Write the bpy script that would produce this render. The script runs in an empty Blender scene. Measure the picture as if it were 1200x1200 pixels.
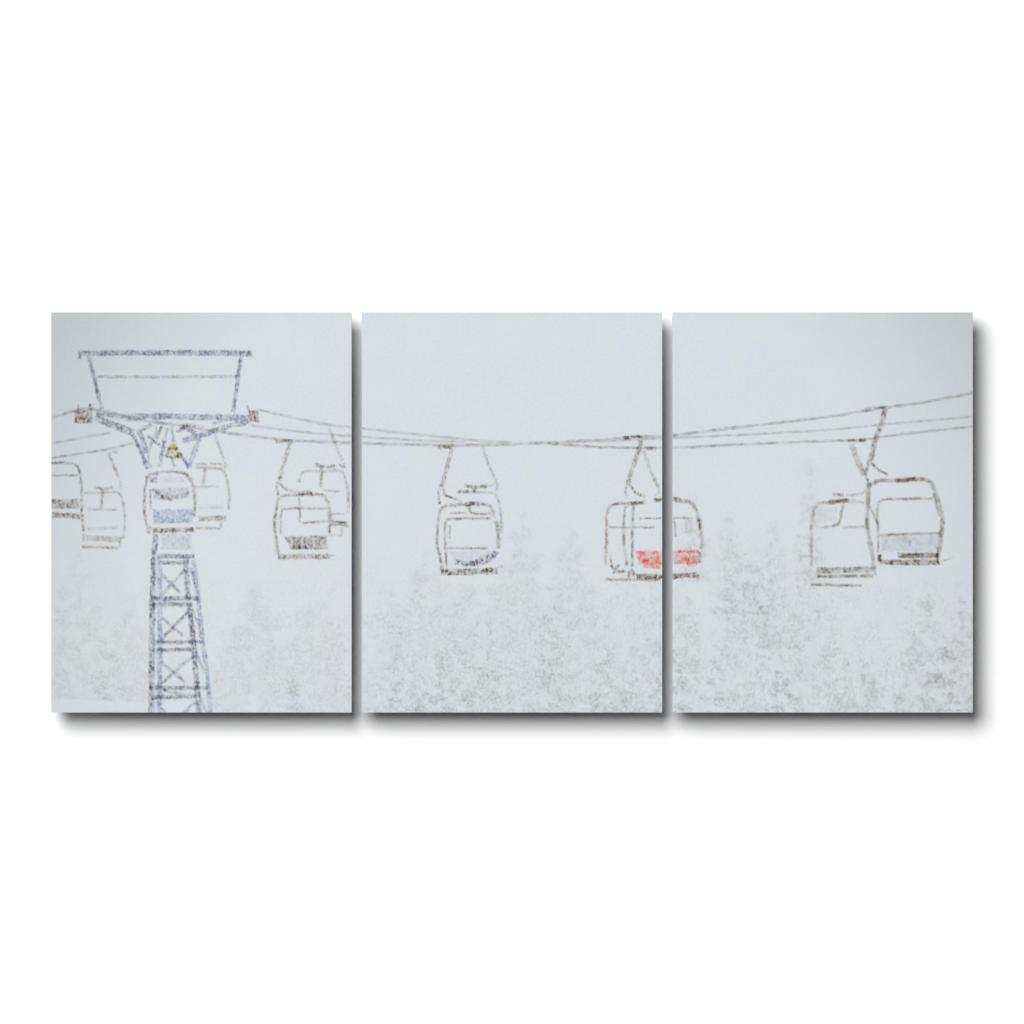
import bpy, math, random
random.seed(7)

# ------------------------------------------------------------------ scale
U = 0.3 / 352.0            # metres for one picture unit: each canvas is 30 x 40 cm
DEPTH = 0.034              # how far the faces of the canvases are from the wall
GAP = 0.021                # they hang clear of it on battens
WALL_A = 0.84              # albedo of the white wall
LEVEL = 1.072              # how bright the lit wall renders
PANELS = [(60, 412), (424, 776), (788, 1140)]
TOP, BOT = 366, 835

scene = bpy.context.scene
col = scene.collection


def lin(c):
    c = c / 255.0
    return c / 12.92 if c <= 0.04045 else ((c + 0.055) / 1.055) ** 2.4


def ink(r, g, b):
    """print colour that shows as r,g,b under the lamp"""
    k = WALL_A / LEVEL
    return (lin(r) * k, lin(g) * k, lin(b) * k, 1.0)


def tint(r, g, b):
    """share of the light an ink lets back, so that it shows as r,g,b on the pale cloth"""
    return tuple(min(1.0, lin(a) / lin(p)) for a, p in zip((r, g, b), (210, 218, 223))) + (1.0,)


# ------------------------------------------------------------------ node helper
class N:
    def __init__(self, mat):
        mat.use_nodes = True
        self.t = mat.node_tree
        self.t.nodes.clear()

    def n(self, kind, **kw):
        o = self.t.nodes.new(kind)
        for k, v in kw.items():
            setattr(o, k, v)
        return o

    def put(self, sock, v):
        if isinstance(v, bpy.types.NodeSocket):
            self.t.links.new(v, sock)
        else:
            sock.default_value = v

    def math(self, op, a, b=0.0, c=None, clamp=False):
        o = self.n('ShaderNodeMath', operation=op, use_clamp=clamp)
        self.put(o.inputs[0], a)
        self.put(o.inputs[1], b)
        if c is not None:
            self.put(o.inputs[2], c)
        return o.outputs[0]

    def step(self, v, a, b, lo=0.0, hi=1.0):
        o = self.n('ShaderNodeMapRange', interpolation_type='SMOOTHSTEP')
        self.put(o.inputs['Value'], v)
        self.put(o.inputs['From Min'], a)
        self.put(o.inputs['From Max'], b)
        self.put(o.inputs['To Min'], lo)
        self.put(o.inputs['To Max'], hi)
        return o.outputs['Result']

    def sheet(self):
        return self.n('ShaderNodeUVMap', uv_map='sheet').outputs[0]

    def noise(self, px, py, detail=1.0, rough=0.5, off=0.0, distort=0.0):
        """noise with cells px by py picture units"""
        m = self.n('ShaderNodeMapping')
        m.inputs['Scale'].default_value = (1000.0 / px, 1000.0 / py, 1)
        m.inputs['Location'].default_value = (off, off * 1.7, 0)
        self.t.links.new(self.sheet(), m.inputs['Vector'])
        o = self.n('ShaderNodeTexNoise', noise_dimensions='2D')
        o.inputs['Scale'].default_value = 1.0
        o.inputs['Detail'].default_value = detail
        o.inputs['Roughness'].default_value = rough
        o.inputs['Distortion'].default_value = distort
        self.t.links.new(m.outputs[0], o.inputs['Vector'])
        return o.outputs[0]

    def mix(self, f, a, b, blend='MIX'):
        o = self.n('ShaderNodeMix', data_type='RGBA', blend_type=blend)
        self.put(o.inputs[0], f)
        self.put(o.inputs[6], a)
        self.put(o.inputs[7], b)
        return o.outputs[2]


    def pigment(self, amount, colour):
        """ink on cloth is a filter: the light passes it on the way in and on the way out"""
        c = self.mix(amount, (1, 1, 1, 1), colour)
        g = self.n('ShaderNodeGamma')
        g.inputs['Gamma'].default_value = 0.5
        self.put(g.inputs['Color'], c)
        t = self.n('ShaderNodeBsdfTransparent')
        self.put(t.inputs['Color'], g.outputs[0])
        o = self.n('ShaderNodeOutputMaterial')
        self.put(o.inputs[0], t.outputs[0])


# ------------------------------------------------------------------ materials
def wall_material():
    m = bpy.data.materials.new('white_wall_paint')
    k = N(m)
    tc = k.n('ShaderNodeTexCoord').outputs['Object']
    nz = k.n('ShaderNodeTexNoise')
    nz.inputs['Scale'].default_value = 160
    nz.inputs['Detail'].default_value = 3
    k.put(nz.inputs['Vector'], tc)
    bp = k.n('ShaderNodeBump')
    bp.inputs['Strength'].default_value = 0.02
    bp.inputs['Distance'].default_value = 0.001
    k.put(bp.inputs['Height'], nz.outputs[0])
    p = k.n('ShaderNodeBsdfPrincipled')
    p.inputs['Base Color'].default_value = (WALL_A, WALL_A, WALL_A * 0.998, 1)
    p.inputs['Roughness'].default_value = 0.95
    p.inputs['Specular IOR Level'].default_value = 0.0
    k.put(p.inputs['Normal'], bp.outputs[0])
    o = k.n('ShaderNodeOutputMaterial')
    k.put(o.inputs[0], p.outputs[0])
    return m


def wood_material():
    m = bpy.data.materials.new('pine_wood')
    k = N(m)
    w = k.n('ShaderNodeTexWave')
    w.inputs['Scale'].default_value = 40
    w.inputs['Distortion'].default_value = 6
    k.put(w.inputs['Vector'], k.n('ShaderNodeTexCoord').outputs['Object'])
    p = k.n('ShaderNodeBsdfPrincipled')
    k.put(p.inputs['Base Color'], k.mix(w.outputs[1], (0.42, 0.28, 0.15, 1), (0.55, 0.40, 0.24, 1)))
    p.inputs['Roughness'].default_value = 0.7
    o = k.n('ShaderNodeOutputMaterial')
    k.put(o.inputs[0], p.outputs[0])
    return m


def canvas_material():
    """the pale winter sky and snow of the print, on woven cloth"""
    m = bpy.data.materials.new('printed_canvas_cloth')
    k = N(m)
    sep = k.n('ShaderNodeSeparateXYZ')
    k.put(sep.inputs[0], k.sheet())
    x, y = sep.outputs[0], sep.outputs[1]          # picture units / 1000
    # cold and greenish patches of the print
    patch = k.step(k.noise(46, 60, 2.0, 0.55), 0.36, 0.64)
    c = k.mix(patch, ink(210, 217, 225), ink(210, 219, 222))
    # the print is a little brighter round the middle of the triptych
    dx = k.math('DIVIDE', k.math('SUBTRACT', x, 0.62), 0.60)
    dy = k.math('DIVIDE', k.math('SUBTRACT', y, 0.66), 0.52)
    d = k.math('SQRT', k.math('ADD', k.math('MULTIPLY', dx, dx), k.math('MULTIPLY', dy, dy)))
    c = k.mix(k.step(d, 0.70, 1.14, 0.0, 0.95), c, ink(184, 191, 194))
    c = k.mix(k.step(y, 0.46, 0.80, 0.0, 0.45), c, ink(216, 222, 225))
    # grainy falling snow: very fine and light
    f = k.step(k.noise(3.4, 3.8, 1.5, 0.6, 3.0), 0.35, 0.65)
    c = k.mix(k.math('MULTIPLY', f, k.step(d, 0.60, 0.90, 0.20, 0.07)), c, ink(226, 232, 236))
    # snowy wood in the lower part of the print, blotches and fine grain
    low = k.step(y, 0.60, 0.79)
    east = k.step(x, 0.20, 0.52, 0.60, 1.0)
    blot = k.step(k.noise(24, 26, 3.0, 0.62, 8.0, 0.2), 0.28, 0.72)
    grain = k.step(k.noise(3.8, 4.4, 2.0, 0.6, 5.0), 0.36, 0.70)
    w = k.math('MULTIPLY', k.math('MULTIPLY', low, east), k.math('MULTIPLY', blot, grain))
    c = k.mix(k.math('MULTIPLY', w, 0.40), c, ink(170, 172, 174))
    # bank of fresh snow at the bottom left
    wave = k.math('MULTIPLY', k.math('SUBTRACT', k.noise(70, 900, 1.0, 0.5, 2.0), 0.5), 0.016)
    bank = k.math('MULTIPLY', k.step(k.math('ADD', y, wave), 0.818, 0.823), k.step(x, 0.44, 0.36))
    c = k.mix(k.math('MULTIPLY', bank, 0.40), c, ink(214, 221, 229))
    # weave of the cloth
    wv = k.noise(1.1, 1.1, 0.0, 0.5, 1.0)
    bp = k.n('ShaderNodeBump')
    bp.inputs['Strength'].default_value = 0.10
    bp.inputs['Distance'].default_value = 0.0003
    k.put(bp.inputs['Height'], wv)
    p = k.n('ShaderNodeBsdfPrincipled')
    k.put(p.inputs['Base Color'], c)
    p.inputs['Roughness'].default_value = 0.9
    p.inputs['Specular IOR Level'].default_value = 0.0
    k.put(p.inputs['Normal'], bp.outputs[0])
    o = k.n('ShaderNodeOutputMaterial')
    k.put(o.inputs[0], p.outputs[0])
    return m


_inks = {}


def ink_material(name, c1, c2, base, fleck, thr=0.5, cell=(3.2, 4.4), soft=2.7, blur=0.20):
    """pigment broken into flecks, thinning out towards the rim of each stroke"""
    m = bpy.data.materials.new(name)
    k = N(m)
    uv = k.n('ShaderNodeUVMap', uv_map='stroke').outputs[0]
    sep = k.n('ShaderNodeSeparateXYZ')
    k.put(sep.inputs[0], uv)
    e = k.math('MINIMUM', sep.outputs[0], sep.outputs[1])
    e = k.step(e, 0.0, soft / 100.0)
    nz = k.noise(cell[0], cell[1], 1.5, 0.6, (len(_inks) * 3.7) % 11)
    nz = k.math('ADD', nz, k.math('MULTIPLY', k.math('SUBTRACT', e, 1.0), 0.14))
    fl = k.step(nz, thr - blur, thr + blur)
    slow = k.step(k.noise(13, 13, 1.0, 0.5, 6.0), 0.33, 0.62, 0.55, 1.0)
    a = k.math('ADD', k.math('MULTIPLY', fl, fleck * 0.98), base * 2.0)
    a = k.math('MULTIPLY', k.math('MULTIPLY', a, e), slow, clamp=True)
    cm = k.step(k.noise(7, 7, 1.0, 0.5, 9.0), 0.40, 0.60)
    k.pigment(a, k.mix(cm, tint(*c1), tint(*c2)))
    _inks[name] = m
    return m


def tree_material(name, tone, strength, blot, grain):
    crisp = 0.08 if name in ('blurred_tree_ink', 'softer_tree_ink') else 0.0      # nearer boughs carry plainer clumps of snow
    m = bpy.data.materials.new(name)
    k = N(m)
    uv = k.n('ShaderNodeUVMap', uv_map='stroke').outputs[0]
    sep = k.n('ShaderNodeSeparateXYZ')
    k.put(sep.inputs[0], uv)
    e = k.math('MINIMUM', sep.outputs[0], sep.outputs[1])
    e = k.math('MULTIPLY', e, 100.0, clamp=False)
    e = k.step(e, 0.0, 26.0)
    b = k.noise(blot, blot * 0.85, 3.0, 0.62, (len(_inks) * 5.3) % 17, 0.3)
    b = k.math('ADD', b, k.math('MULTIPLY', k.math('SUBTRACT', e, 1.0), 0.16))
    b = k.step(b, 0.28 + crisp, 0.72 - crisp)
    g = k.step(k.noise(grain, grain * 1.25, 2.0, 0.65, 4.0, 0.15), 0.30, 0.74, 0.16, 1.0)
    a = k.math('MULTIPLY', k.math('MULTIPLY', b, g), strength, clamp=True)
    a = k.math('MULTIPLY', a, k.step(e, 0.0, 0.35))
    cm = k.step(k.noise(11, 11, 1.0, 0.5, 2.0), 0.40, 0.60)
    k.pigment(a, k.mix(cm, tint(*tone), tint(tone[0] + 3, tone[1] + 1, tone[2] - 2)))
    _inks[name] = m
    return m


S = {}
INKS = {
    'brace': ('brace_blue_ink', (122, 130, 154), (142, 148, 164), 0.18, 0.62, 0.50),
    #            tones                                    base  fleck thr
    'brown': ('dark_brown_ink', (118, 100, 74), (140, 128, 108), 0.14, 0.74, 0.51),
    'dark': ('heavy_brown_ink', (100, 84, 54), (124, 108, 82), 0.18, 0.78, 0.50),
    'grey': ('warm_grey_ink', (136, 124, 102), (150, 142, 126), 0.20, 0.62, 0.50),
    'pale': ('pale_grey_ink', (156, 148, 134), (162, 159, 152), 0.18, 0.52, 0.50),
    'faint': ('faint_grey_ink', (172, 174, 172), (178, 184, 187), 0.16, 0.45, 0.53),
    'slate': ('slate_ink', (110, 118, 140), (130, 136, 156), 0.22, 0.66, 0.50),
    'blue': ('steel_blue_ink', (114, 126, 156), (134, 140, 160), 0.18, 0.64, 0.50),
    'lightblue': ('pale_blue_ink', (130, 146, 178), (150, 162, 186), 0.20, 0.62, 0.50),
    'violet': ('violet_grey_ink', (106, 106, 126), (128, 134, 156), 0.18, 0.70, 0.50),
    'seatblue': ('seat_blue_ink', (120, 144, 178), (148, 166, 190), 0.18, 0.66, 0.51),
    'mauve': ('mauve_ink', (160, 156, 168), (148, 148, 166), 0.12, 0.58, 0.52),
    'teal': ('pale_teal_ink', (176, 192, 198), (160, 180, 198), 0.14, 0.55, 0.51),
    'plum': ('plum_ink', (90, 80, 96), (116, 108, 132), 0.10, 0.78, 0.51),
    'rust': ('rust_ink', (132, 104, 72), (118, 104, 90), 0.18, 0.80, 0.50),
    'yellow': ('yellow_ink', (208, 216, 48), (206, 206, 70), 0.45, 0.45, 0.44),
    'ochre': ('ochre_ink', (122, 108, 48), (170, 158, 76), 0.16, 0.80, 0.49),
    'seatbrown': ('seat_brown_ink', (112, 100, 80), (138, 132, 126), 0.16, 0.70, 0.51),
    'red': ('red_ink', (220, 124, 112), (222, 150, 138), 0.22, 0.60, 0.50),
    'haze': ('window_haze_ink', (192, 197, 199), (196, 202, 205), 0.10, 0.5, 0.53),
    'lilac': ('lilac_ink', (198, 200, 216), (190, 196, 210), 0.22, 0.45, 0.52),
    'ice': ('ice_blue_ink', (170, 178, 186), (186, 193, 198), 0.18, 0.5, 0.52),
}
for _k, (_n, _a, _b, _base, _f, _t) in INKS.items():
    S[_k] = ink_material(_n, _a, _b, _base, _f, _t)
for _k in ('brown', 'dark', 'grey', 'pale', 'faint', 'haze', 'rust', 'ice'):      # the right of the print is out of focus
    _n, _a, _b, _base, _f, _t = INKS[_k]
    S['soft_' + _k] = ink_material('blurred_' + _n, _a, _b, _base + 0.08, _f * 0.80, _t, (4.4, 5.0), 3.2, 0.22)
S['cable'] = ink_material('cable_grey_ink', (138, 136, 130), (152, 150, 144), 0.20, 0.43, 0.50, (6.0, 3.4), 2.2)
S['thin'] = ink_material('thin_cable_ink', (168, 170, 168), (174, 179, 182), 0.26, 0.36, 0.50, (7.0, 3.4), 2.2)


TREE = {
    'far': tree_material('hazy_tree_ink', (170, 173, 173), 0.44, 15, 2.8),
    'mid': tree_material('snowy_tree_ink', (164, 166, 168), 0.42, 15, 3.0),
    'east': tree_material('softer_tree_ink', (162, 164, 164), 0.42, 15, 3.8),
    'near': tree_material('blurred_tree_ink', (154, 156, 155), 0.48, 17, 6.5),
    'ghost': tree_material('misty_tree_ink', (168, 172, 171), 0.66, 13, 4.2),
}


# ------------------------------------------------------------------ strokes
def smooth(pts, n=6):
    if len(pts) < 3:
        return pts
    out = []
    P = [pts[0]] + list(pts) + [pts[-1]]
    for i in range(1, len(P) - 2):
        p0, p1, p2, p3 = P[i - 1], P[i], P[i + 1], P[i + 2]
        for j in range(n):
            t = j / n
            q = []
            for a in (0, 1):
                q.append(0.5 * (2 * p1[a] + (p2[a] - p0[a]) * t + (2 * p0[a] - 5 * p1[a] + 4 * p2[a] - p3[a]) * t * t
                                + (3 * p1[a] - p0[a] - 3 * p2[a] + p3[a]) * t ** 3))
            out.append(tuple(q))
    out.append(tuple(pts[-1]))
    return out


def resample(pts, d=3.0):
    out = [pts[0]]
    for a, b in zip(pts, pts[1:]):
        L = math.hypot(b[0] - a[0], b[1] - a[1])
        k = max(1, int(L / d))
        for i in range(1, k + 1):
            t = i / k
            out.append((a[0] + (b[0] - a[0]) * t, a[1] + (b[1] - a[1]) * t))
    return out


def stroke(pts, w, curved=True, jig=0.35):
    """quads of (x, y, rim distance, end distance)"""
    p = resample(smooth(pts) if curved else list(pts))
    n = len(p)
    L = [0.0]
    for a, b in zip(p, p[1:]):
        L.append(L[-1] + math.hypot(b[0] - a[0], b[1] - a[1]))
    tot = L[-1]
    rows = []
    for i in range(n):
        a, b = p[max(0, i - 1)], p[min(n - 1, i + 1)]
        dx, dy = b[0] - a[0], b[1] - a[1]
        m = math.hypot(dx, dy) or 1
        nx, ny = -dy / m, dx / m
        j = random.uniform(-jig, jig)
        h = (w + 3.3) / 2 * random.uniform(0.88, 1.12)
        e = min(L[i], tot - L[i]) + 0.3
        cx, cy = p[i][0] + nx * j, p[i][1] + ny * j
        rows.append([(cx - nx * h, cy - ny * h, 0.0, e), (cx, cy, h, e), (cx + nx * h, cy + ny * h, 0.0, e)])
    q = []
    for r, s in zip(rows, rows[1:]):
        q.append([r[0], r[1], s[1], s[0]])
        q.append([r[1], r[2], s[2], s[1]])
    return q


def block(quad):
    """filled four-sided patch: corners in order"""
    def at(u, v):
        a = [quad[0][i] + (quad[1][i] - quad[0][i]) * u for i in (0, 1)]
        b = [quad[3][i] + (quad[2][i] - quad[3][i]) * u for i in (0, 1)]
        return [a[i] + (b[i] - a[i]) * v for i in (0, 1)]
    W = math.hypot(quad[1][0] - quad[0][0], quad[1][1] - quad[0][1])
    H = math.hypot(quad[3][0] - quad[0][0], quad[3][1] - quad[0][1])
    n, m = max(2, 2 * int(W / 10)), max(2, 2 * int(H / 6))
    g = []
    for j in range(m + 1):
        for i in range(n + 1):
            u, v = i / n, j / m
            x, y = at(u, v)
            if 0 < i < n or 0 < j < m:
                x += random.uniform(-.5, .5)
                y += random.uniform(-.6, .6)
            g.append((x, y, min(u, 1 - u) * W, min(v, 1 - v) * H))
    q = []
    for j in range(m):
        for i in range(n):
            k = j * (n + 1) + i
            q.append([g[k], g[k + 1], g[k + n + 2], g[k + n + 1]])
    return q


def fan(apex, base_y, hw, lean=0.0):
    """uneven outline of a conifer"""
    rows = []
    y = apex[1]
    H = base_y - apex[1]
    while y < base_y + 3:
        t = (y - apex[1]) / H
        saw = 0.92 + 0.14 * ((y - apex[1]) / 13.0 % 1.0)
        base = 6 + hw * (t ** 0.8)
        l = base * saw * random.uniform(0.85, 1.12)
        r = base * saw * random.uniform(0.85, 1.12)
        cx = apex[0] + lean * t
        top = min((y - apex[1]) * 0.9 + 1, 60)
        rows.append([(cx - l, y, 0, top), (cx - l * .5, y, l * .5, top), (cx, y, min(l, r), top), (cx + r * .5, y, r * .5, top), (cx + r, y, 0, top)])
        y += 4.0
    q = []
    for a, b in zip(rows, rows[1:]):
        for i in range(4):
            q.append([a[i], a[i + 1], b[i + 1], b[i]])
    return q


def clip(poly, lo, hi, axis):
    for sgn, lim in ((1, lo), (-1, hi)):
        out = []
        for i in range(len(poly)):
            a, b = poly[i - 1], poly[i]
            fa, fb = sgn * (a[axis] - lim), sgn * (b[axis] - lim)
            if (fa >= 0) != (fb >= 0):
                t = fa / (fa - fb)
                out.append(tuple(a[k] + (b[k] - a[k]) * t for k in range(4)))
            if fb >= 0:
                out.append(b)
        poly = out
        if len(poly) < 3:
            return []
    return poly


class Panel:
    def __init__(self, i, label):
        self.x0, self.x1 = PANELS[i]
        self.cx, self.cy = (self.x0 + self.x1) / 2, (TOP + BOT) / 2
        self.root = bpy.data.objects.new('canvas_print', None)
        self.root.empty_display_size = 0.05
        self.root.location = ((self.cx - 600) * U, 0, (600 - BOT) * U)
        self.root['label'] = label
        self.root['category'] = 'canvas print'
        self.root['group'] = 'winter chairlift canvas prints hung in a row'
        col.objects.link(self.root)
        self.lift = 4e-5

    def mesh(self, name, shapes, mat, parent=None):
        """shapes: list of quad lists in picture units, cut off at the rim of this canvas"""
        verts, faces, sheet, st = [], [], [], []
        for quads in shapes:
            used = False
            for q in quads:
                if max(v[0] for v in q) < self.x0 or min(v[0] for v in q) > self.x1:
                    continue
                p = clip(clip(q, self.x0 + .25, self.x1 - .25, 0), TOP + .25, BOT - .25, 1)
                if len(p) < 3:
                    continue
                used = True
                f = []
                for x, y, u, v in p:
                    f.append(len(verts))
                    verts.append(((x - self.cx) * U, -DEPTH - self.lift, (BOT - y) * U))
                    sheet.append((x / 1000, y / 1000))
                    st.append((u / 100, v / 100))
                faces.append(f)
            if used:
                self.lift += 6e-6
        if not faces:
            return None
        me = bpy.data.meshes.new(name)
        me.from_pydata(verts, [], faces)
        a = me.uv_layers.new(name='sheet')
        b = me.uv_layers.new(name='stroke')
        for lp in me.loops:
            a.data[lp.index].uv = sheet[lp.vertex_index]
            b.data[lp.index].uv = st[lp.vertex_index]
        me.materials.append(mat)
        o = bpy.data.objects.new(name, me)
        col.objects.link(o)
        o.parent = parent or self.root
        return o

    def canvas(self, mat):
        """cloth wrapped round a stretcher: softly rounded rim, square back edge"""
        hw, h, r = (self.x1 - self.x0) / 2 * U, (BOT - TOP) * U, 0.00006
        rings = [(0.0, GAP), (0.0, DEPTH - r), (r * .3, DEPTH - r * .3), (r, DEPTH)]
        verts, faces, sheet = [], [], []
        NX, NZ = 4, 5
        for ins, d in rings:
            for sx, sz in ((-1, 0), (1, 0), (1, 1), (-1, 1)):
                verts.append((sx * (hw - ins), -d, (h - ins) if sz else ins))
        for k in range(3):
            for i in range(4):
                j = (i + 1) % 4
                faces.append((k * 4 + i, k * 4 + j, k * 4 + 4 + j, k * 4 + 4 + i))
        faces.append((12, 13, 14, 15))
        faces.append((3, 2, 1, 0))
        me = bpy.data.meshes.new('canvas')
        me.from_pydata(verts, [], faces)
        a = me.uv_layers.new(name='sheet')
        for lp in me.loops:
            v = me.vertices[lp.vertex_index].co
            # the sides carry the print on round the edge
            out = DEPTH + v.y
            x = v.x + (out if v.x > 0 else -out)
            z = v.z + (out if v.z > h / 2 else -out)
            a.data[lp.index].uv = ((self.cx + x / U) / 1000, (BOT - z / U) / 1000)
        me.materials.append(mat)
        for p in me.polygons:
            p.use_smooth = False
        o = bpy.data.objects.new('canvas', me)
        col.objects.link(o)
        o.parent = self.root
        return o

    def battens(self, mat):
        """two wooden battens behind the cloth, by which the canvas hangs"""
        h = (BOT - TOP) * U
        for z in (h * 0.28, h * 0.74):
            v = [(x, y, q) for x in (-0.085, 0.085) for y in (-GAP, 0.0) for q in (z - 0.012, z + 0.012)]
            me = bpy.data.meshes.new('batten')
            me.from_pydata(v, [], [(0, 1, 5, 4), (2, 6, 7, 3), (0, 4, 6, 2), (1, 3, 7, 5), (0, 2, 3, 1), (4, 5, 7, 6)])
            me.materials.append(mat)
            o = bpy.data.objects.new('batten', me)
            col.objects.link(o)
            o.parent = self.root


panels = [
    Panel(0, 'canvas print with blue steel lift tower and chairs around its mast'),
    Panel(1, 'canvas print between the other two, with one chair drawn whole above snowy firs'),
    Panel(2, 'canvas print with two overlapping chairs and cables rising to the edge'),
]
cm = canvas_material()
wm = wood_material()
for p in panels:
    p.canvas(cm)
    p.battens(wm)

# ------------------------------------------------------------------ the wood
trees = [
    # apex, half width, ink, lean, base, label
    ((300, 676), 70, 'far', 0, 836), ((372, 690), 60, 'far', 0, 836), ((92, 640), 60, 'far', -8, 818), ((150, 690), 50, 'far', 0, 822),
    ((458, 684), 40, 'mid', 0, 836), ((497, 636), 62, 'mid', 0, 836), ((548, 664), 62, 'mid', 0, 836), ((611, 590), 74, 'mid', 0, 836),
    ((668, 606), 66, 'mid', 8, 836), ((722, 738), 44, 'mid', 0, 836), ((764, 660), 52, 'east', 0, 836),
    ((812, 562), 26, 'ghost', 0, 680), ((852, 596), 40, 'ghost', 12, 720), ((907, 592), 34, 'ghost', 0, 760), ((949, 530), 26, 'ghost', 0, 690),
    ((804, 676), 52, 'east', 0, 836), ((878, 618), 64, 'east', 0, 836), ((948, 652), 62, 'east', 6, 836), ((1012, 742), 46, 'near', 0, 836),
    ((1082, 672), 50, 'near', 0, 836), ((1128, 690), 54, 'near', 0, 836), ((1116, 640), 8, 'ghost', 3, 700),
]
for apex, hw, kind, lean, base in trees:
    shape = fan(apex, base, hw, lean)
    done = False
    for p in panels:
        # a tree belongs to the canvas its top is on, and to the next one where it runs on
        if p.x0 - hw < apex[0] < p.x1 + hw:
            p.mesh('printed_tree', [shape], TREE[kind])

# ------------------------------------------------------------------ cables
cables = [
    ('cable', 2.6, [(60, 490), (87, 481.5), (98, 479), (123, 482), (170, 493), (207, 498), (257, 506), (287, 510), (320, 514), (345, 516.5), (412, 519),
                    (483, 521), (533, 522), (600, 520.5), (633, 519), (700, 516), (738, 512.5), (789, 510), (863, 501), (925, 494), (980, 487), (1015, 481),
                    (1038, 477.5), (1085, 471), (1142, 460)]),
    ('thin', 2.4, [(303, 480), (337, 488), (380, 497), (425, 502), (467, 507), (523, 512.5), (567, 517), (600, 518.5)]),
    ('thin', 2.2, [(293, 498), (320, 502), (363, 507), (412, 511), (450, 513.5), (500, 516.5), (545, 518)]),
    ('thin', 2.2, [(60, 520), (95, 513), (130, 507)]),
    ('cable', 2.0, [(60, 537), (90, 532), (123, 527), (157, 519)]),
    ('cable', 2.2, [(642, 520), (675, 522), (707, 524), (790, 524.5), (863, 521), (980, 516.5), (1010, 515.5), (1035, 511.5), (1090, 505), (1142, 499.5)]),
    ('thin', 2.0, [(700, 517.5), (790, 513), (880, 509), (980, 503), (1027, 498), (1085, 493), (1142, 488)]),
]
for st, w, pts in cables:
    s = stroke(pts, w, True, 0.2)
    for p in panels:
        p.mesh('printed_cable', [s], S[st])


# ------------------------------------------------------------------ things made of several inks
def draw(name, body, parts, label=None, soft=''):
    """body: (ink, [strokes]), the first stroke is the part itself; parts: (name, ink, [shapes]) its sub-parts"""
    for p in panels:
        root = None
        for sh in body[1]:
            if root is None:
                root = p.mesh(name, [sh], S[soft + body[0]])
            else:
                p.mesh('frame_bar', [sh], S[soft + body[0]], root)
        if root is None:
            continue
        if label:
            root['label'] = label
        for pn, st, shapes in parts:
            p.mesh(pn, shapes, S[soft + st], root)


def ln(w, *pts):
    return stroke(list(pts), w, False)


def cv(w, *pts):
    return stroke(list(pts), w, True)


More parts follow.
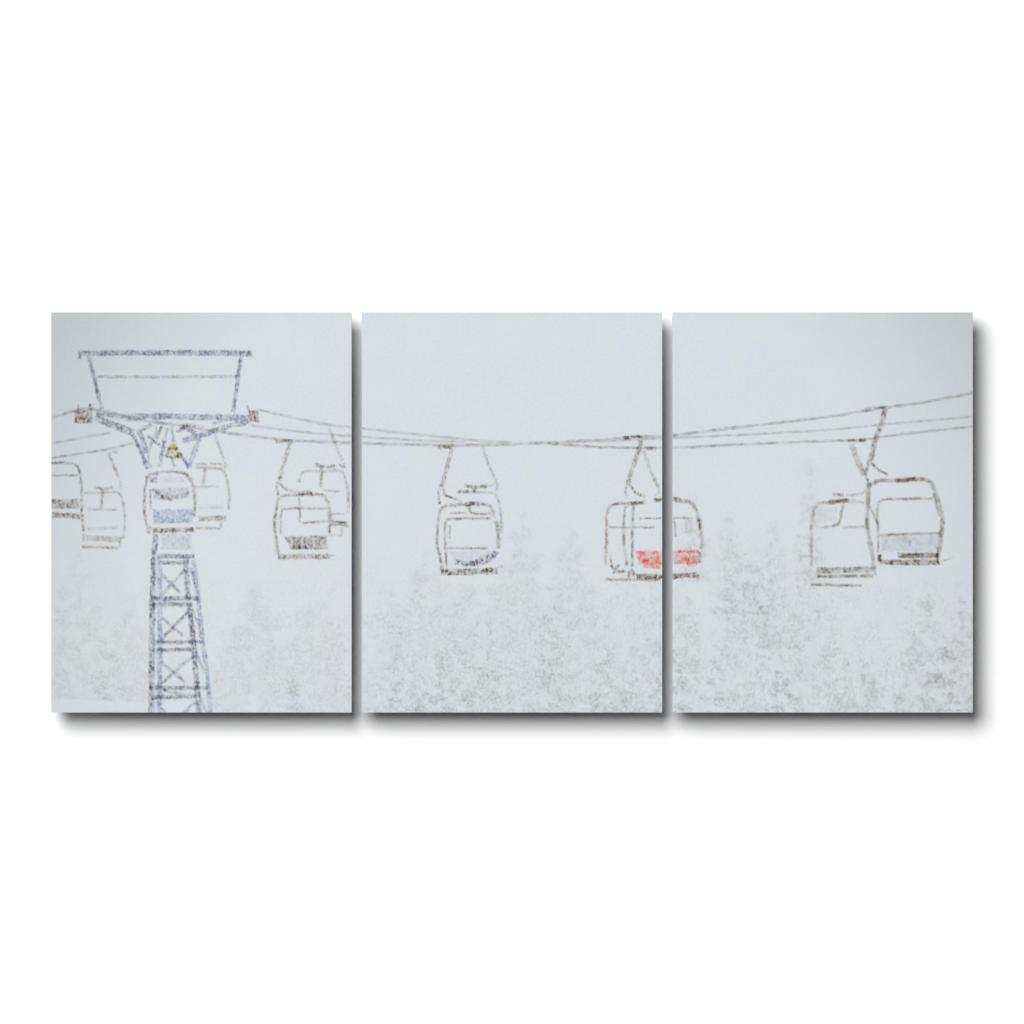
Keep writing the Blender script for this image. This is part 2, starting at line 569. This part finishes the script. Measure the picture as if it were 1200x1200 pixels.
# the lift tower: legs and ties first
draw('printed_lift_tower', ('blue', [
        ln(7, (148, 488), (200, 488), (250, 489), (294, 490)),                       # crossarm, upper chord
        ln(8, (110, 488), (130, 497), (158, 508)), ln(4, (112, 485), (150, 488)),
        ln(6, (293, 494), (268, 499), (245, 507), (213, 517)),
    ]), [
    ('top_rail', 'slate', [ln(6, (91, 414), (150, 413.5), (230, 413.5), (295, 414)), ln(3, (93, 412), (93, 422)), ln(3, (290, 412), (291, 419)), ln(2.5, (294, 411), (295, 420))]),
    ('upright', 'slate', [ln(4, (103.5, 416), (119.5, 480))]),
    ('upright', 'slate', [ln(4, (282.5, 416), (273, 484))]),
    ('middle_rail', 'pale', [ln(3, (112, 441.5), (190, 442), (278, 441))]),
    ('support_arm', 'blue', [ln(4.5, (155, 507), (166, 530), (173, 551)), ln(5, (161, 503), (167, 514), (172, 532)), ln(3, (158, 515), (174, 550))]),
    ('support_arm', 'blue', [ln(5.5, (234, 513), (229, 526), (221, 547))]),
    ('inner_strut', 'blue', [ln(4.5, (193, 514), (190, 530), (187, 548)), ln(3, (197, 500), (193, 515))]),
    ('inner_strut', 'slate', [ln(3.5, (211, 530), (222, 550))]),
    ('inner_strut', 'slate', [ln(2.6, (201, 498), (203, 519)), ln(2.6, (200, 534), (205, 548))]),
    ('cross_brace', 'violet', [ln(5, (162, 506), (179, 496)), ln(5, (211, 499), (230, 508)), ln(3, (172, 510), (188, 522)), ln(3, (222, 497), (206, 507)), ln(3, (190, 498), (183, 515))]),
    ('cross_brace', 'mauve', [ln(3, (125, 487), (165, 494)), ln(3, (178, 490), (196, 498)), ln(3, (213, 497), (240, 500)), ln(3, (247, 497), (272, 491))]),
    ('sheave', 'rust', [block([(85.5, 479), (109.5, 478), (110, 498), (86, 497)]), ln(2, (91, 473), (92, 481)), ln(2.2, (105.5, 472), (106, 481))]),
    ('sheave', 'rust', [block([(290, 480), (303.5, 478), (305.5, 497), (292, 496)]), ln(2, (289, 474), (293, 484)), ln(2, (297, 480), (299, 495))]),
    ('lamp', 'ochre', [block([(197.5, 519), (207, 519), (216, 538), (190, 537)]), ln(3, (194, 535), (213, 536)), ln(2.5, (199, 524), (195, 535)), ln(2.5, (206, 524), (212, 535))]),
    ('lamp_cap', 'yellow', [block([(198.5, 517), (205.5, 517), (206.5, 525), (197.5, 525)])]),
    ('leg', 'violet', [ln(6.5, (182.5, 625), (180, 657), (178.5, 700), (178, 743), (177.5, 790), (177.5, 837))]),
    ('leg', 'lightblue', [ln(5.5, (187.5, 650), (187, 700), (187.5, 760), (186.5, 837))]),
    ('leg', 'violet', [ln(6, (217, 652), (220, 697), (225, 735), (230, 797), (233.5, 837))]),
    ('leg', 'lightblue', [ln(5, (226, 655), (227, 660), (232, 698), (235, 730), (238, 757), (243, 790), (246.5, 837))]),
    ('platform', 'teal', [block([(187, 624), (226, 624), (227, 646), (187, 645)])]),
    ('tie_beam', 'slate', [ln(5, (183, 652), (229, 651.5)), ln(4, (184, 659.5), (222, 659))]),
    ('tie_beam', 'slate', [ln(5, (177, 701), (233, 701)), ln(4.5, (178, 709), (226, 708)), ln(3, (190, 703), (214, 710))]),
    ('tie_beam', 'slate', [ln(4, (176, 752.5), (240, 752)), ln(4, (176, 761.5), (226, 761))]),
    ('tie_beam', 'slate', [ln(4.5, (174, 806), (245, 806)), ln(4.5, (176, 817), (231, 816)), ln(3.5, (190, 808), (218, 815))]),
    ('cross_brace', 'brace', [ln(3.4, (188, 672), (212, 695)), ln(3.6, (217, 667), (188, 699))]),
    ('cross_brace', 'brace', [ln(3.4, (189, 723), (215, 746)), ln(3.6, (222, 715), (188, 750))]),
    ('cross_brace', 'brace', [ln(3.4, (187, 774), (218, 800)), ln(3.6, (228, 766), (187, 803))]),
    ('cross_brace', 'brace', [ln(2.8, (187, 828), (195, 837)), ln(3, (229, 822), (214, 837))]),
    ('side_brace', 'lightblue', [ln(2.6, (222, 664), (230, 690)), ln(2.6, (225, 712), (235, 738)), ln(2.6, (229, 762), (240, 790)), ln(3, (233, 812), (242, 836))]),
], 'blue steel lattice tower with crossarm')

# chair cut by the left rim
draw('printed_chair', ('brown', [cv(2.8, (58, 542), (85, 543.5), (92, 549), (95, 563), (95.5, 590), (96, 607), (97.5, 624)), ln(2, (60, 557), (92, 557))]), [
    ('seat', 'seatbrown', [block([(58, 583.5), (94, 583), (94, 597.5), (58, 597.5)]), block([(68, 589), (76, 588), (77, 597), (68, 597)])]),
    ('footrest', 'brown', [ln(6, (58, 603), (80, 604), (95, 605.5))]),
], 'brown chair cut by the rim')
# the pale one beside it
draw('printed_chair', ('pale', [cv(2.6, (97, 578), (118, 577), (138, 577), (144, 590), (146, 608), (144.5, 632)), ln(2, (102, 597), (138, 597)), ln(2, (98, 624), (98, 636))]), [
    ('hanger', 'pale', [ln(3, (127, 529), (133, 545), (140, 562)), cv(2, (140, 562), (141.5, 570), (141, 576)), ln(3, (130, 525), (132, 530)), ln(4, (131, 529), (139, 529))]),
    ('stem', 'grey', [ln(2.6, (120.5, 572), (118.5, 596)), ln(3, (109, 570), (120, 573), (133, 571))]),
    ('seat', 'faint', [block([(100, 616), (140, 615), (140, 622), (100, 623)])]),
    ('seat_rail', 'pale', [ln(6, (99, 630), (144, 632.5))]),
    ('footrest', 'grey', [ln(3.2, (95, 641), (118, 641), (140, 642)), ln(1.8, (140, 634), (140, 642))]),
], 'pale distant chair')
# behind the tower, right
draw('printed_chair', ('pale', [cv(2.6, (228, 548), (245, 548), (261, 551), (267, 567), (269, 583), (267, 598)), ln(2, (223, 570), (258, 570))]), [
    ('hanger', 'pale', [ln(3, (251, 508), (257, 524), (263, 540)), cv(2.2, (263, 540), (264, 547), (258, 544), (245, 543.5))]),
    ('stem', 'pale', [ln(3.2, (240.5, 547), (238, 568)), ln(4, (228, 543), (244, 544.5))]),
    ('seat', 'faint', [block([(232, 592), (264, 592), (264, 598), (232, 598)])]),
    ('seat_rail', 'grey', [ln(5.5, (232, 607.5), (266, 607)), ln(2, (259, 610), (259, 619))]),
    ('footrest', 'pale', [ln(2.6, (228, 618.5), (259, 619))]),
], 'pale chair half behind the tower')
# in front of the tower mast
draw('printed_chair', ('grey', [cv(3, (173, 556), (169.5, 575), (169, 598), (171.5, 612), (174.5, 626)),
                                  cv(3.2, (173, 557), (190, 553), (206, 553), (217, 555), (225, 566), (228, 580), (228, 601)), ln(1.8, (175.5, 572), (177, 598)),
                                  ln(2.6, (173, 615), (179, 621))]), [
    ('hanger', 'pale', [cv(2.4, (182, 498), (183, 506), (177, 520), (173.5, 540), (179, 549))]),
    ('canopy', 'violet', [block([(174, 558), (186, 557), (185, 567), (175, 567)])]),
    ('canopy', 'lilac', [block([(186, 557), (217, 557), (219, 566), (186, 567)])]),
    ('backrest', 'mauve', [block([(178, 571), (223, 570), (223, 585), (178, 588)])]),
    ('backrest', 'seatbrown', [block([(186, 578), (204, 579), (203, 589), (189, 586)]), ln(4, (178, 572), (188, 580))]),
    ('backrest', 'mauve', [block([(204, 577), (223, 575), (222, 583), (204, 585)])]),
    ('seat', 'seatblue', [block([(177, 598.5), (227, 598), (226, 613), (179, 616)]), ln(3, (178, 599), (226, 598))]),
    ('footrest', 'dark', [ln(5.5, (178, 621.5), (205, 621), (228, 620.5)), ln(3, (226, 600), (228, 606))]),
], 'blue-seated chair in front of the mast')
# pale one behind the brown chair
draw('printed_chair', ('pale', [cv(2.6, (350, 566), (353, 556), (360, 552), (380, 552), (399, 552), (405, 562), (408, 580), (407.5, 602)), ln(2, (377, 574), (399, 576)), ln(1.8, (387, 602), (408, 602))]), [
    ('hanger', 'pale', [ln(3, (385, 500), (390, 514), (396, 528), (402, 541)), cv(2, (402, 541), (403.5, 548), (396, 543)), ln(3.4, (381, 498), (389, 498))]),
    ('stem', 'grey', [ln(3, (377, 547), (375.5, 572)), ln(3.4, (367, 544), (381, 547), (394, 546))]),
    ('seat_rail', 'grey', [ln(4.5, (387, 613), (406, 614)), ln(2.4, (387, 611), (406, 611.5), (406.5, 619))]),
    ('footrest', 'pale', [ln(2.4, (386, 627), (400, 627), (400, 617))]),
], 'pale chair behind the brown-seated one')
# brown-seated chair of the first canvas
draw('printed_chair', ('grey', [cv(3, (326.5, 582), (323, 600), (321.5, 615), (323.5, 632), (326, 650)),
                                cv(3.2, (328, 581), (348, 580), (366, 579), (377, 580), (384, 588), (387, 603), (387, 618)),
                                cv(2.2, (329, 627), (329.5, 600), (335, 596), (360, 595.5), (384, 596)), ln(2.2, (353, 613), (370, 611.5), (386, 611)), ln(3, (326, 581), (329, 584)),
                                ln(2.6, (385, 598), (386, 628))]), [
    ('hanger', 'brown', [ln(4.4, (339.5, 518), (333, 541), (327.5, 561)), cv(2.8, (327, 558), (329, 568), (336, 573), (348, 577.5)), cv(2.6, (325, 564), (324.5, 572), (326.5, 582))]),
    ('clamp', 'brown', [ln(4, (322, 517.5), (333, 517), (344, 517))]),
    ('canopy', 'dark', [ln(4.5, (349, 578.5), (358, 577), (367, 578))]),
    ('stem', 'grey', [ln(2.2, (350, 582), (351.5, 598), (350.5, 613))]),
    ('seat', 'seatbrown', [block([(331, 627), (385, 626), (385, 645), (340, 645)]), block([(343, 637), (360, 637), (362, 645), (345, 645)])]),
    ('footrest', 'brown', [ln(5.5, (325, 652.5), (355, 652), (385, 652)), ln(2, (385, 651), (392, 650)), ln(3, (327, 646), (326, 657)), ln(3, (384, 647), (384, 656))]),
], 'chair with dark brown seat')

# second canvas: pale chair behind, then the whole one
draw('printed_chair', ('pale', [cv(2.6, (535, 577), (552, 576.5), (570, 577), (580, 579), (585, 592), (587, 607), (587.5, 626))]), [
    ('hanger', 'pale', [ln(3.2, (564.5, 522), (571, 540), (579.5, 560)), cv(2.2, (579, 559), (583, 568), (581, 576)), cv(2, (581, 564), (576, 569), (562, 569.5))]),
    ('stem', 'grey', [ln(3.4, (543, 569), (558, 571), (572, 570)), ln(3.4, (556, 571), (556, 579)), ln(3.6, (536, 577), (550, 575))]),
], 'pale chair behind the whole one')
draw('printed_chair', ('grey', [cv(3.2, (516, 596), (513, 615), (512.5, 637), (515, 650), (518, 665)),
                                cv(3.2, (517, 599), (520, 593.5), (530, 592), (550, 591), (569, 591), (576, 596), (579, 607)),
                                ln(4.2, (580, 609), (583, 618), (584, 630), (584, 644)), cv(2.4, (521.5, 644), (521.5, 625), (523, 611), (530, 608), (577, 607)),
                                ln(2.6, (522.5, 642), (523, 668)), ln(1.8, (523, 642.5), (573, 642)), cv(2.2, (551, 593), (551, 600), (560, 602), (577, 602)), ln(2, (525, 601), (547, 601)),
                                ln(2, (527, 615), (527, 632))]), [
    ('hanger', 'brown', [cv(4, (529.5, 524), (524, 547), (518, 568)), cv(2.6, (518, 566), (521, 579), (531, 584), (543, 588.5)), cv(2.8, (517.5, 566), (514, 577), (515.5, 592)), ln(3, (532, 523), (531, 528))]),
    ('clamp', 'brown', [ln(4.5, (512, 524.5), (520, 523.5), (531, 523))]),
    ('canopy', 'dark', [ln(5, (545, 591.5), (553, 590), (562.5, 590.5))]),
    ('seat', 'lilac', [block([(525, 645), (582, 644), (582, 652), (530, 660)])]),
    ('seat_edge', 'plum', [stroke([(532, 658.5), (545, 660.5), (555, 659.5), (570, 657), (578, 652), (582.5, 645)], 6, True), ln(4.5, (545, 661), (562, 661)), ln(6, (568, 653), (582, 649)), ln(3, (560, 655), (575, 651))]),
    ('footrest', 'dark', [ln(7, (520, 670.5), (545, 670), (583, 668.5)), ln(2, (583, 664.5), (590, 664)), ln(3.5, (517.5, 662), (519, 675)), ln(3, (581, 664), (582, 674))]),
], 'whole grey chair with brown footrest')

# the pair that runs from the second canvas on to the third
draw('printed_chair', ('grey', [cv(2.8, (709.5, 663), (710.5, 630), (711, 603), (716, 593), (727, 590), (755, 588.5)), cv(3, (733, 592), (730.5, 622), (732, 645), (735, 664)), ln(1.8, (712, 617.5), (768, 618)),
                                ln(1.8, (715, 650), (717, 665))]), [
    ('hanger', 'pale', [ln(3.4, (753, 527), (762.5, 552), (772, 573)), cv(2, (771, 572), (772, 577), (767, 581))]),
    ('clamp', 'grey', [ln(3.6, (755, 525.5), (770, 525.5))]),
    ('canopy', 'grey', [ln(3.6, (735, 591), (757, 588))]),
    ('seat', 'brown', [ln(3.4, (715, 661), (719, 667), (727, 660.5)), ln(3.4, (717, 670), (734, 669))]),
    ('footrest', 'grey', [ln(3, (708, 679), (740, 679.5), (775, 679)), ln(2.6, (788, 678.5), (826, 678))]),
], 'grey chair behind the red-seated one')
draw('printed_chair', ('grey', [cv(3, (743, 592), (741, 612), (741, 640), (741, 665)), ln(1.8, (748, 607.5), (776, 607)), ln(1.8, (788, 607), (813, 607)),
                                cv(3.8, (766, 586), (789, 584), (800, 587.5), (808, 588), (815, 596), (819, 608), (822, 627), (822, 645)), ln(3, (817, 605), (820.5, 622)), ln(2, (790, 608), (792, 630)), cv(2.4, (735, 593), (739, 588), (743, 594))]), [
    ('hanger', 'brown', [cv(5, (751.5, 515), (746.5, 533), (738, 558), (736, 566)), cv(2.6, (737, 564), (743, 575), (757, 583.5)), cv(2.8, (735, 564), (732.5, 575), (734.5, 584))]),
    ('clamp', 'dark', [ln(4, (729, 513), (738, 512.5)), ln(3, (738, 512), (754, 511.5))]),
    ('canopy', 'brown', [ln(4, (765, 586), (776, 586)), ln(5, (788, 585), (799, 587))]),
    ('window', 'faint', [block([(801, 607), (813, 607), (812, 625), (802, 626)])]),
    ('seat', 'red', [block([(743.5, 645), (773, 645), (776, 664), (747, 662)]), block([(750, 652), (776, 650), (775, 668.5), (753, 667)]), ln(3, (744, 646.5), (772, 646.5)), block([(772, 645), (821, 644), (820, 662), (772, 663)]), block([(797, 652), (820, 650), (817, 664), (807, 667)]), ln(3, (788, 646.5), (820, 645.5))]),
    ('footrest', 'dark', [ln(6, (745, 675), (760, 675.5), (790, 675), (818, 673.5)), ln(5, (738, 667), (746, 675)), ln(3, (737, 668), (737, 680)), ln(3, (818, 672), (818, 680)), ln(3, (820, 646), (820, 660))]),
], 'chair with bright red seat')

# third canvas: pale one behind, brown one in front
draw('printed_chair', ('pale', [cv(4, (951, 664), (950.5, 640), (952, 606), (956, 593), (963, 589), (975, 588.5), (992, 587), (1014, 589)), ln(2.2, (986, 618), (1014, 617)), cv(2.2, (954, 617), (972, 617.5), (981, 614)),
                                ln(3, (937, 652), (954, 652))]), [
    ('hanger', 'pale', [ln(6.5, (997.5, 519), (1003, 535), (1013, 558)), cv(2.6, (1015, 572), (1011, 578), (1000, 580), (990, 580))]),
    ('clamp', 'rust', [ln(4.5, (1005, 516), (1016, 515.5)), ln(2.4, (992, 516.5), (1005, 516.5))]),
    ('canopy', 'rust', [ln(3.4, (974, 578.5), (984, 580), (990, 580)), ln(4.4, (970, 588.5), (987, 586.5), (996, 587))]),
    ('stem', 'grey', [cv(2.8, (989.5, 587), (986, 600), (983.5, 612), (975, 617))]),
    ('window', 'haze', [block([(956, 592), (984, 591), (981, 612), (954, 614)])]),
    ('seat', 'brown', [ln(7, (957, 668.5), (990, 668), (1027, 667)), ln(3, (958, 664), (958, 678)), ln(3.4, (1025.5, 662), (1025, 675))]),
    ('footrest', 'grey', [ln(4, (957, 675.5), (1024, 674.5)), ln(3, (949, 685), (980, 686), (1011, 686))]),
], 'paler chair of the pair', 'soft_')
draw('printed_chair', ('grey', [cv(5, (1018, 565), (1017, 594), (1016, 612), (1019, 635), (1023, 655), (1023, 668)),
                                cv(5, (1022, 568), (1030, 563.5), (1057, 562.5), (1073, 561.5), (1088, 563), (1095, 574), (1100, 590), (1104, 606), (1103, 626), (1100, 648)),
                                cv(3, (1094, 576), (1098, 594), (1101, 606)), cv(2.8, (1029, 622), (1028, 597), (1034, 586), (1060, 584.5), (1094, 584)), ln(2.6, (1018, 592), (1024, 603), (1029, 615)),
                                ln(2.4, (1029, 620), (1029, 648)), ln(3, (1029, 627), (1065, 625.5), (1103, 625))]), [
    ('hanger', 'brown', [cv(6.2, (1037.5, 478), (1032, 498), (1024, 522), (1020.5, 540)), cv(3, (1020, 537), (1025, 547), (1034, 553), (1042, 556.5)), cv(3.2, (1018.5, 538), (1015, 556), (1018.5, 568)), ln(4, (1017, 565), (1023, 570))]),
    ('clamp', 'dark', [ln(5, (1013, 480), (1022, 479)), ln(3, (1022, 478), (1040, 477))]),
    ('canopy', 'dark', [ln(4, (1050, 563.5), (1060, 563.5), (1074, 560))]),
    ('seat', 'ice', [block([(1031, 626), (1102, 625), (1101, 648), (1031, 648)])]),
    ('seat_mark', 'grey', [ln(3, (1066, 632), (1066.5, 642))]),
    ('seat_edge', 'dark', [ln(6.5, (1051, 651), (1075, 651), (1102, 650.5))]),
    ('footrest', 'dark', [ln(6, (1030, 658.5), (1065, 659), (1102, 659)), ln(5, (1030.5, 648), (1030.5, 660)), ln(1.8, (1104, 657), (1115, 654)), ln(3, (1099, 640), (1099, 662))]),
], 'brown chair in front of the pair', 'soft_')

# ------------------------------------------------------------------ wall
me = bpy.data.meshes.new('wall')
W, H, T = 8.0, 6.0, 0.1
v = [(x, y, z) for x in (-W, W) for y in (0, T) for z in (-H, H)]
me.from_pydata(v, [], [(0, 1, 5, 4), (2, 6, 7, 3), (0, 4, 6, 2), (1, 3, 7, 5), (0, 2, 3, 1), (4, 5, 7, 6)])
me.materials.append(wall_material())
wall = bpy.data.objects.new('wall', me)
wall['kind'] = 'structure'
wall['label'] = 'plain white wall behind the three canvases'
col.objects.link(wall)

# ------------------------------------------------------------------ light
R = 20.0                      # softbox up and to the left of the viewer
tx, tz, sz = -0.395, 0.462, 0.86
L = bpy.data.lights.new('softbox', 'AREA')
L.shape = 'DISK'
L.size = R * sz
L.energy = 8720
L.color = (1.0, 1.0, 1.0)
lo = bpy.data.objects.new('softbox', L)
lo.location = (tx * R, -R, tz * R)
from mathutils import Vector
lo.rotation_euler = (-Vector(lo.location)).to_track_quat('-Z', 'Y').to_euler()
col.objects.link(lo)

world = bpy.data.worlds.new('World')
scene.world = world
world.use_nodes = True
bg = world.node_tree.nodes['Background']
bg.inputs[0].default_value = (1.0, 1.0, 1.0, 1)
bg.inputs[1].default_value = 0.078

# ------------------------------------------------------------------ camera
D = 12.0
cam = bpy.data.cameras.new('camera')
cam.sensor_width = 36
cam.lens = 36 * (D - DEPTH) / (1200 * U)
cam.clip_start = 0.1
cam.clip_end = 200
co = bpy.data.objects.new('camera', cam)
co.location = (0, -D, 0)
co.rotation_euler = (math.radians(90), 0, 0)
col.objects.link(co)
scene.camera = co

vs = scene.view_settings
scene.display_settings.display_device = 'sRGB'
vs.view_transform = 'Standard'
vs.look = 'None'
vs.exposure = 0
vs.gamma = 1
scene.cycles.transparent_max_bounces = 24
scene.cycles.max_bounces = 8
scene.cycles.use_denoising = True
scene.render.film_transparent = False
